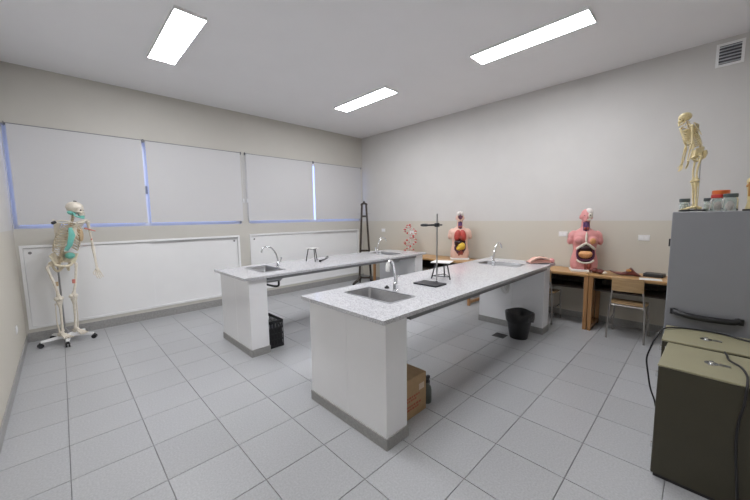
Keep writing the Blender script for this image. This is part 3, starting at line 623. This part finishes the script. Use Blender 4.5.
# ------------------------------------------------------------------ skeletons
def skeleton(name, lab, loc, rz, scale, bone, arms, lean, painted, stand, head_turn=0.0, sway=0.0, stretch=1.0):
    t = thing(name, lab, 'skeleton model', loc, rz, group='plastic skeleton models', scale=scale)
    LZ = 1.0; dark = 'bone' if painted else bone
    def K(x, y, z):    # forward lean above the pelvis
        d = max(0, z-LZ); return (x + sway*d, y - lean*d - lean*.35*d*d, z)
    def KT(pts): return [K(*p) for p in pts]
    # skull
    sk = thing.__globals__['bpy'].data.objects.new('skull', None)
    m = MB(); m.ell((0, .012, .035), (.070,.090,.072), 18, 12); m.ell((0,-.045,.0), (.052,.042,.05), 14, 10)
    for v in range(len(m.v)):
        x, y, z = m.v[v]
        for sx in (-1, 1):
            q = ((x-sx*.026)/.020)**2 + ((z-.004)/.018)**2
            if q < 1 and y < -.02: y += .035*(1-q)
        q = (x/.012)**2+((z+.028)/.018)**2
        if q < 1 and y < -.02: y += .03*(1-q)
        m.v[v] = (x, y, z)
    for sx in (-1, 1): m.tube(bez([(sx*.03,-.075,-.02),(sx*.055,-.055,-.015),(sx*.066,-.005,-.012)]), .007, 6)
    m.box(-.026, .026, -.088, -.05, -.058, -.035)
    hp = K(0, -.01, 1.66)
    s_ = m.build('skull', bone, t, smooth=60, loc=hp); s_.rotation_euler = (lean*.5, 0, head_turn); bpy.data.objects.remove(sk)
    MB().tube(bez([(-.055,.0,-.03),(-.05,-.02,-.07),(-.022,-.075,-.092),(.022,-.075,-.092),(.05,-.02,-.07),(.055,.0,-.03)]), [.010]*41, 8).box(-.024, .024, -.085, -.068, -.085, -.062).build('jaw', 'teal_paint' if painted else bone, s_, smooth=50)
    for sx in (-1, 1): MB().ell((sx*.026,-.058,.004), (.013,.012,.012)).build('eye_socket_shade', 'socket_shade', s_, smooth=60)  # dark ellipsoids paint the shade inside the skull's orbits
    if painted: MB().ell((.0,.035,-.035), (.062,.045,.03)).build('neck_muscle', 'teal_paint', s_, smooth=60); MB().ell((0,.01,.108), (.018,.018,.01)).build('hook', 'iron', s_)
    # spine
    m = MB(); path = []
    for i in range(25):
        u = i/24; z = 1.03+.58*u; y = .035+.028*math.sin(u*PI*2-.6)-.01*u; p = K(0, y, z); path.append(p)
        r = .026-.010*u; m.ell(p, (r, r*.85, .0095), 10, 6); m.tube([Vector(p)+Vector((0,.01,0)), Vector(p)+Vector((0,.04,-.012))], [.006,.004], 5); m.tube([Vector(p)+Vector((-.034+.01*u,.014,0)), Vector(p)+Vector((.034-.01*u,.014,0))], .005, 5)
    m.build('spine', dark, t, smooth=60)
    MB().tube(path, [.017-.006*i/24 for i in range(25)], 8).build('spinal_discs', 'cartilage', t, smooth=60)
    # ribs and breastbone
    rc = MB().tube(KT([(0,-.095,1.49),(0,-.115,1.42),(0,-.125,1.36),(0,-.122,1.31)]), [.018,.014,.014,.007], 8, sq=.5).build('breastbone', bone, t, smooth=60)
    for i in range(11):
        u = i/10; zt = 1.505-.275*u; w_ = .062+.070*math.sin(min(1, u*1.35+.12)*PI/2)-.02*max(0, u-.8)*5*.5; dz = .055+.06*u
        for sx in (-1, 1):
            if i < 8: pts = [(0,.04,zt),(sx*w_*.6,.066,zt-.008),(sx*w_,.0,zt-dz*.5),(sx*w_*.82,-.07,zt-dz*.9),(sx*w_*.4,-.112,zt-dz*.8+.03*max(0,u-.4)),(sx*.008,-.12,min(zt-dz*.35, 1.485)+.03*max(0,u-.4)) if i < 7 else (sx*.035,-.12,zt-dz*.35)]
            else: pts = [(0,.04,zt),(sx*w_*.6,.066,zt-.01),(sx*w_,.0,zt-dz*.5),(sx*w_*.86,-.06,zt-dz*(.75 if i < 10 else .6))]
            MB().tube(bez(KT(pts), 5), .0085 if painted else .012, 6, sq=.7).build('rib', dark if not (painted and i in (2, 5) and sx == 1) else 'cartilage', t, smooth=60)
    for sx in (-1, 1):
        MB().tube(bez(KT([(sx*.012,-.10,1.50),(sx*.06,-.105,1.515),(sx*.12,-.05,1.535),(sx*.165,-.01,1.53)])), .0085, 8).build('collarbone', bone, t, smooth=60)
        m = MB(); a = [K(sx*.055,.085,1.50), K(sx*.165,.04,1.53), K(sx*.155,.035,1.47), K(sx*.085,.09,1.345)]
        th = Vector((0,.010,0)); m.loft([[Vector(q) for q in a], [Vector(q)+th for q in a]]); m.tube(KT([(sx*.06,.10,1.485),(sx*.12,.09,1.52),(sx*.18,.03,1.545)]), .009, 6)
        m.build('shoulder_blade', bone, t, smooth=40)
    # pelvis
    m = MB()
    for sx in (-1, 1):
        R = []
        for i in range(7):
            u = i/6; a = u*1.9-.35
            c = Vector((sx*(.055+.085*math.sin(a)), .055-.13*u, 1.10-.02*u)); R.append([c+Vector((sx*.0,0,.055*math.cos(u*1.2-.3))), c+Vector((sx*.012,0,.04)), c+Vector((-sx*.035,0,-.075)), c+Vector((-sx*.045,-.004,-.07))])
        m.loft(R if sx > 0 else [r[::-1] for r in R])
        m.tube(bez([(sx*.10,-.01,1.03),(sx*.075,-.06,1.0),(sx*.03,-.085,.985),(0,-.085,.98)]), [.024]+[.015]*24, 8)
        m.tube(bez([(sx*.095,.0,1.02),(sx*.07,.02,.955),(sx*.055,-.02,.925),(sx*.03,-.07,.97)]), .014, 8); m.ell((sx*.103,-.005,1.02), .034, 12, 8)
    m.tube([(0,.055,1.09),(0,.075,1.04),(0,.07,.98),(0,.05,.95)], [.042,.036,.02,.008], 10, sq=1)
    m.build('pelvis', dark, t, smooth=60)
    if painted:
        MB().tube(KT([(-.165,.01,1.52),(-.195,.0,1.505)]), .018, 10).build('shoulder_pin', 'iron', t, smooth=60)
        MB().ell((.085,-.02,1.10), (.05,.055,.04), 12, 8).build('hip_muscle', 'teal_paint', t, smooth=60)
        MB().tube(KT([(-.055,-.10,1.45),(-.035,-.13,1.36),(-.03,-.125,1.24),(-.04,-.10,1.18)]), [.022,.036,.03,.026], 8, sq=.55).build('trunk_muscle', 'teal_paint', t, smooth=60)
        MB().ell(K(.075,-.10,1.36), (.03,.025,.085), 10, 8).build('chest_muscle', 'cartilage', t, smooth=60)
    # legs
    for sx in (-1, 1):
        h, k, an = (sx*.115,-.005,1.02), (sx*.075,-.025,.565), (sx*.075,.0,.165)
        m = MB().tube(bez([h,(sx*.150,-.005,.985),(sx*.145,-.008,.95),(sx*.105,-.03,.75),(sx*.078,-.022,.605)]), [.020]*4+[.016]*8+[.017]*5+[.0145]*12+[.016,.019,.024,.029], 8)
        m.ell((sx*.110,-.005,1.02), .024, 12, 8); m.ell((sx*.055,-.015,.59), (.026,.032,.026)); m.ell((sx*.099,-.015,.59), (.026,.032,.026)); m.build('thigh_bone', bone, t, smooth=60)
        MB().ell((sx*.078,-.055,.585), (.020,.012,.022)).build('kneecap', bone, t, smooth=60)
        MB().tube([(sx*.077,-.018,.56),(sx*.077,-.02,.53),(sx*.074,-.02,.48),(sx*.072,-.012,.3),(sx*.07,.0,.2),(sx*.068,.0,.165)], [.038,.029,.017,.013,.014,.020], 8).build('shin_bone', bone, t, smooth=60)
        MB().tube([(sx*.108,.0,.535),(sx*.112,.0,.50),(sx*.112,.008,.3),(sx*.098,.005,.16)], [.012,.007,.0065,.011], 6).build('calf_bone', bone, t, smooth=60)
        m = MB().ell((sx*.08,.0,.14), (.028,.035,.025)).ell((sx*.078,.045,.118), (.024,.036,.026)).ell((sx*.083,-.05,.125), (.034,.035,.02))
        for j in range(5):
            q = (j-2)*.014*1.0; m.tube([(sx*(.083+q*.8),-.06,.125),(sx*(.086+q*1.3),-.125,.105),(sx*(.086+q*1.5),-.165+abs(j-1)*.008,.10)], [.009,.008,.007], 6)
        m.build('foot', bone, t, smooth=60)
        if painted:
            MB().tube([(sx*.09,-.03,.80),(sx*.088,-.03,.75)], [.018,.016], 8).build('muscle_mark', 'red_paint' if sx > 0 else 'cartilage', t, smooth=60)
    # arms
    for sx, sh, el, wr, hd in arms:
        sh, el, wr, hd = [Vector(K(*p)) for p in (sh, el, wr, hd)]
        m = MB().tube([sh, sh.lerp(el,.12), sh.lerp(el,.5), sh.lerp(el,.9), el], [.026,.017,.0125,.015,.022], 8); m.ell(sh, .027, 10, 8); m.build('upper_arm_bone', bone, t, smooth=60)
        off = Vector((.012*sx, .012, 0))
        MB().tube([el+off, el.lerp(wr,.5)+off*1.4, wr+off], [.013,.009,.013], 6).build('radius_bone', bone, t, smooth=60); MB().tube([el-off, el.lerp(wr,.5)-off*1.2, wr-off*.8], [.016,.009,.009], 6).build('ulna_bone', bone, t, smooth=60)
        d = (hd-wr); m = MB().ell(wr+d*.12, (.026,.018,.022)); side = d.normalized().cross(Vector((0,0,1)) if abs(d.normalized().z) < .9 else Vector((sx*.5,1,0))).normalized()
        for j in range(4):
            q = side*(j-1.5)*.015; m.tube([wr+d*.15+q*.6, wr+d*.5+q*1.2, wr+d*.75+q*1.3+Vector((0,-.008,0)), wr+d*(1.0-.06*abs(j-1.2))+q*1.3+Vector((0,-.02,0))], [.007,.008,.0065,.005], 6)
        m.tube([wr+d*.12-side*.015, wr+d*.38-side*.05, wr+d*.58-side*.052+Vector((0,-.02,0))], [.008,.007,.005], 6); m.build('hand', bone, t, smooth=60)
        if painted: MB().ell(sh.lerp(el,.62), (.012,.014,.03)).build('arm_muscle', 'red_paint', t, smooth=60); MB().tube([sh.lerp(el,.28)+Vector((-.07,-.03,.02)), sh.lerp(el,.34)+Vector((.05,-.03,.0))], [.010,.006], 6).build('chest_tendon', 'red_paint', t, smooth=60)
    if stretch != 1.0:     # longer thighs: everything above the knee moves up
        zf = lambda z: z if z < .57 else .57+(z-.57)*stretch
        for ch in t.children:
            if ch.location.z > .1: ch.location.z = zf(ch.location.z)
            else:
                for v in ch.data.vertices: v.co.z = zf(v.co.z)
    # stand
    if stand == 'casters':
        MB().tube([(-.0,.085,.07),(0,.085,1.08),(0,.06,1.10)], .010, 10).build('pole', 'steel', t, smooth=50)
        for k in range(5):
            a = 2*PI*k/5+.42; e = Vector((math.cos(a)*.265, .03+math.sin(a)*.265, .072)); c0 = Vector((0,.03,.088)); s2_ = Vector((-math.sin(a), math.cos(a), 0))
            lg = MB(); lg.loft([[c0-s2_*.03+Vector((0,0,-.02)), c0+s2_*.03+Vector((0,0,-.02)), c0+s2_*.024+Vector((0,0,.022)), c0-s2_*.024+Vector((0,0,.022))], [e-s2_*.017+Vector((0,0,-.012)), e+s2_*.017+Vector((0,0,-.012)), e+s2_*.013+Vector((0,0,.010)), e-s2_*.013+Vector((0,0,.010))]]); g_ = lg.build('base_leg', 'white_metal', t, bevel=.004)
            cs = MB()
            for q in (-1, 1): cs.tube([e+Vector((0,0,-.044))+s2_*.006*q, e+Vector((0,0,-.044))+s2_*.022*q], .028, 14)
            cs.tube([e+Vector((0,0,-.03)), e+Vector((0,0,-.005))], .014, 8); cs.build('caster', 'black_plastic', g_, smooth=40)
        MB().tube(bez([(0,.03,.10),(0,.03,.13),(0,.06,.15),(0,.085,.17)]), .014, 8).build('pole_socket', 'steel', t)
    else:
        MB().lathe([(.0,.065),(.17,.065),(.175,.07),(.175,.085),(.165,.092),(.0,.094)], (0,-.02,0), 28).build('base_disc', 'black_plastic', t, smooth=40)
        MB().tube([(0,.03,.09),(0,.03,1.0),(0,.05,1.05)], .008, 10).build('pole', 'steel', t, smooth=50)
    return t
skeleton('skeleton_model', 'life-size plastic skeleton with teal muscle patches on a white caster base', (.475, 3.96, 0), .48, 1.0, 'bone_pale',
    [(1, (.175,.0,1.515), (.285,-.06,1.165), (.315,-.12,.915), (.325,-.15,.775))], .22, True, 'casters', .65, .16, 1.04)
skeleton('mini_skeleton_model', 'small yellowish skeleton standing on top of the grey refrigerator', (4.02, -1.685, 1.572-.028), PI+.25, .442, 'bone_yellow',
    [(1, (.17,.0,1.50), (.19,-.08,1.19), (.185,-.17,.93), (.185,-.18,.78)), (-1, (-.17,.0,1.50), (-.19,-.08,1.19), (-.185,-.17,.93), (-.185,-.18,.78))], .26, False, 'disc', 0)

# ------------------------------------------------------------------ refrigerator and what stands on it
FX, FY0, FY1, FZ = 3.86, -2.16, -1.572, 1.569
t = thing('refrigerator', 'tall grey refrigerator with a black bar handle behind the olive cabinets', 'refrigerator', (FX, (FY0+FY1)/2, 0)); hw = (FY1-FY0)/2
MB().box(.045, .60, -hw, hw, .03, FZ).build('body', 'fridge_grey', t, bevel=.006)
dr = MB().box(0, .042, -hw, hw, .565, FZ-.002).build('door', 'fridge_grey', t, bevel=.006)
MB().tube(bez([(-.004,hw-.05,.806),(-.04,hw-.085,.797),(-.052,.10,.787),(-.04,-.055,.788),(-.004,-.095,.795)]), [.022]*33, 10, sq=.9).box(-.022, .0, hw-.074, hw-.03, .782, .822).box(-.022, 0, -.118, -.074, .770, .812).build('handle', 'black_plastic', dr, smooth=50)
MB().box(0, .042, -hw, hw, .05, .557).build('door', 'fridge_grey', t, bevel=.006)
for y in (-hw+.05, hw-.05): MB().box(.08, .14, y-.02, y+.02, 0, .03).box(.5, .56, y-.02, y+.02, 0, .03).build('foot', 'black_plastic', t)
MB().box(.05, .075, hw, hw+.012, 1.30, 1.36).build('hinge', 'black_plastic', t, bevel=.002)
def jar(loc, r, h, lid, inside, lab, tilt_lid=None):
    t = thing('specimen_jar', lab, 'jar', loc, group='specimen jars on the refrigerator')
    MB().lathe([(.0,0),(r*.94,0),(r,.008),(r,h*.78),(r*.84,h*.92),(r*.84,h),(r*.80,h),(r*.80,h*.92),(r*.95,h*.77),(r*.95,.012),(.0,.008)][::-1]).build('glass', 'jar_glass', t, smooth=50)
    MB().ell((0,0,h*.36), (r*.62,r*.55,h*.32)).ell((r*.2,.0,h*.55), (r*.4,r*.4,h*.16)).build('specimen', inside, t, smooth=60)
    MB().lathe([(.0,h-.006),(r*.9,h-.006),(r*.92,h),(r*.92,h+.016),(r*.86,h+.02),(.0,h+.02)]).build('lid', lid, t, smooth=40)
jar((4.12, -1.625, FZ), .036, .085, 'lid_dark', 'specimen', 'glass specimen jar with dark lid behind the small skeleton legs')
jar((4.16, -1.76, FZ), .032, .085, 'lid_dark', 'specimen', 'glass specimen jar with dark lid just behind the small skeleton foot')
jar((4.06, -1.812, FZ), .047, .105, 'lid_red', 'specimen_pink', 'glass specimen jar with a red lid and an orange lid on top')
jar((3.97, -1.868, FZ), .042, .105, 'lid_dark', 'specimen_pink', 'glass specimen jar with dark lid between red-lidded jar and bone model')
tag(MB().lathe([(.0,0),(.045,0),(.048,.006),(.048,.026),(.044,.03),(.0,.03)]).build('loose_lid', 'lid_orange', smooth=40, loc=(4.065, -1.82, FZ+.126)), 'orange screw lid resting on the red-lidded jar', 'lid')
t = thing('joint_bone_model', 'yellowish bone joint model standing beside the jars', 'bone model', (3.99, -1.985, FZ))
MB().lathe([(.0,0),(.055,0),(.055,.012),(.0,.014)]).build('base', 'black_plastic', t, smooth=40)
MB().tube([(.0,.0,.012),(0,.0,.06),(0,.005,.13),(0,.0,.165)], [.045,.036,.034,.046], 14).build('lower_bone', 'bone_yellow', t, smooth=60)
MB().ell((0,.022,.175), (.034,.026,.02)).ell((0,-.022,.175), (.034,.026,.02)).build('cartilage', 'joint_brown', t, smooth=60)
MB().tube([(0,0,.18),(0,.002,.215),(0,.006,.27),(0,.01,.36)], [.042,.030,.022,.020], 14).ell((0,.026,.205), (.03,.022,.028)).ell((0,-.026,.205), (.03,.022,.028)).build('upper_bone', 'bone_yellow', t, smooth=60)
MB().tube([(-.03,.03,.10),(-.034,.034,.20)], .006, 8).build('ligament', 'joint_brown', t)

# ------------------------------------------------------------------ olive cabinets and cables
def olive_cabinet(loc, dx, wy, h, lab, rz=0.0):
    t = thing('metal_cabinet', lab, 'cabinet', loc, rz, group='olive metal cabinets')
    MB().box(.012, dx-.012, -wy+.012, -.012, 0, .025).build('plinth', 'black_plastic', t)
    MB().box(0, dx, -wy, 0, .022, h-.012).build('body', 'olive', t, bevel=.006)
    MB().box(-.003, dx+.001, -wy-.003, .003, h-.012, h).build('lid', 'olive_lit_top', t, bevel=.004)
    lt = MB().lathe([(.03,h-.001),(.03,h+.003),(.012,h+.005),(.010,h+.014),(.0,h+.016)], (dx*.47,-wy*.44,0), 16).build('latch', 'chrome', t, smooth=40)
    MB().box(dx*.47-.035, dx*.47+.035, -wy*.44-.012, -wy*.44+.012, h-.001, h+.004).box(dx*.47-.012, dx*.47+.012, -wy*.44-.075, -wy*.44-.03, h-.001, h+.006).build('latch_plate', 'steel', t, bevel=.001)
    for x, z in ((.03, h-.09), (.03, .16), (dx-.05, h-.05)): MB().box(x, x+.02, .0, .012, z, z+.03).build('hinge', 'chrome', t, bevel=.002)
    return t
olive_cabinet((2.905, -1.612, 0), .465, .47, .694, 'olive metal cabinet with a cable draped down its front', -.035)
olive_cabinet((3.392, -1.594, 0), .40, .48, .700, 'olive metal cabinet standing between the other cabinet and the refrigerator')
def cord(pts, lab, r=.0055):
    t = MB().tube(bez(pts, 10), r, 8).build('power_cord', 'black_plastic', smooth=60); tag(t, lab, 'cable', 'black cables on the olive cabinets')
cord([(3.66,-2.10,.711), (3.69,-2.00,.709), (3.765,-1.90,.7075), (3.775,-1.78,.7075), (3.74,-1.67,.7075), (3.64,-1.588,.709), (3.50,-1.552,.665), (3.50,-1.528,.58), (3.50,-1.513,.50), (3.50,-1.525,.40), (3.50,-1.545,.286), (3.52,-1.572,.19), (3.56,-1.584,.09), (3.62,-1.584,.02), (3.70,-1.583,.0065), (3.80,-1.575,.0065)], 'black cable running over the rear olive cabinet and down its side')
cord([(3.352,-1.885,.706), (3.30,-1.893,.702), (3.22,-1.900,.702), (3.14,-1.94,.702), (3.02,-1.955,.702), (2.905,-1.950,.704), (2.873,-1.947,.672), (2.872,-1.944,.60), (2.872,-1.931,.486), (2.872,-1.933,.345), (2.872,-1.955,.085), (2.865,-1.96,.02), (2.83,-1.99,.0065), (2.78,-2.05,.0065)], 'black cable draped down the front of an olive cabinet onto the floor')

# ------------------------------------------------------------------ dark easel and molecule model
t = thing('wooden_easel', 'tall narrow dark wooden easel standing in the room corner', 'easel', (5.535, 3.755, 0), -.775)
for sx in (-1, 1):
    MB().loft([[(sx*.135-.024,-.015,.13),(sx*.135+.024,-.015,.13),(sx*.135+.024,.02,.13),(sx*.135-.024,.02,.13)], [(sx*.048-.022,-.015,1.84),(sx*.048+.022,-.015,1.84),(sx*.048+.022,.02,1.84),(sx*.048-.022,.02,1.84)]]).build('upright', 'dark_wood_shelf_shade', t, bevel=.003)
    MB().tube(bez([(sx*.12,-.0,.19),(sx*.17,-.05,.10),(sx*.25,-.12,.045),(sx*.27,-.14,.0)]), [.034]*24+[.026], 6).build('foot', 'dark_wood_shelf_shade', t, smooth=50)
    MB().tube(bez([(sx*.11,.02,.17),(sx*.12,.08,.09),(sx*.13,.15,.03),(sx*.13,.17,.0)]), [.02]*24+[.016], 6).build('foot', 'dark_wood_shelf_shade', t, smooth=50)
for z, w_ in ((1.585, .075), (.79, .12), (.15, .16)): MB().box(-w_, w_, -.016, .014, z-.022, z+.022).build('crossbar', 'dark_wood_shelf_shade', t, bevel=.003)
MB().tube(bez([(-.06,0,1.83),(-.045,0,1.865),(0,0,1.88),(.045,0,1.865),(.06,0,1.83)]), .026, 8).lathe([(.0,1.885),(.022,1.885),(.03,1.91),(.016,1.93),(.0,1.932)], seg=12).build('top_cap', 'dark_wood_shelf_shade', t, smooth=50)
MB().tube([(-.15,-.0,1.64),(.16,-.0,1.64)], .003, 6).build('wire', 'steel', t)
t = thing('molecule_model', 'red and white ball-and-stick molecule model on the wall desk', 'molecule model', (5.74, 2.56, DZ))
MB().lathe([(.0,0),(.07,0),(.07,.012),(.012,.016),(.0,.016)]).build('base', 'black_plastic', t, smooth=40)
MB().tube([(0,0,.014),(0,0,.62)], .004, 8).build('rod', 'bond_white', t)
at, bd_ = MB(), MB(); prev = [None, None]
for i in range(13):
    z = .10+i*.043; a = i*.62
    pr_ = []
    for k in range(2):
        p = Vector((math.cos(a+k*PI*.8)*.095, math.sin(a+k*PI*.8)*.115, z+random.uniform(-.008,.008))); pr_.append(p); at.ell(p, .021 if (i+k)%2 else .015, 8, 6); q_ = p*1.0; q_.x *= 1.28; q_.y *= 1.25; at.ell(q_, .011, 6, 5); bd_.tube([p, q_], .005, 5)
        if prev[k] is not None: bd_.tube([prev[k], p], .008, 6)
        prev[k] = p
    if i % 2 == 0: bd_.tube(pr_, .005, 6); at.ell(pr_[0].lerp(pr_[1], .4), .013, 8, 6)
at.build('atoms', 'atom_red', t, smooth=60); bd_.build('bonds', 'bond_white', t, smooth=60)
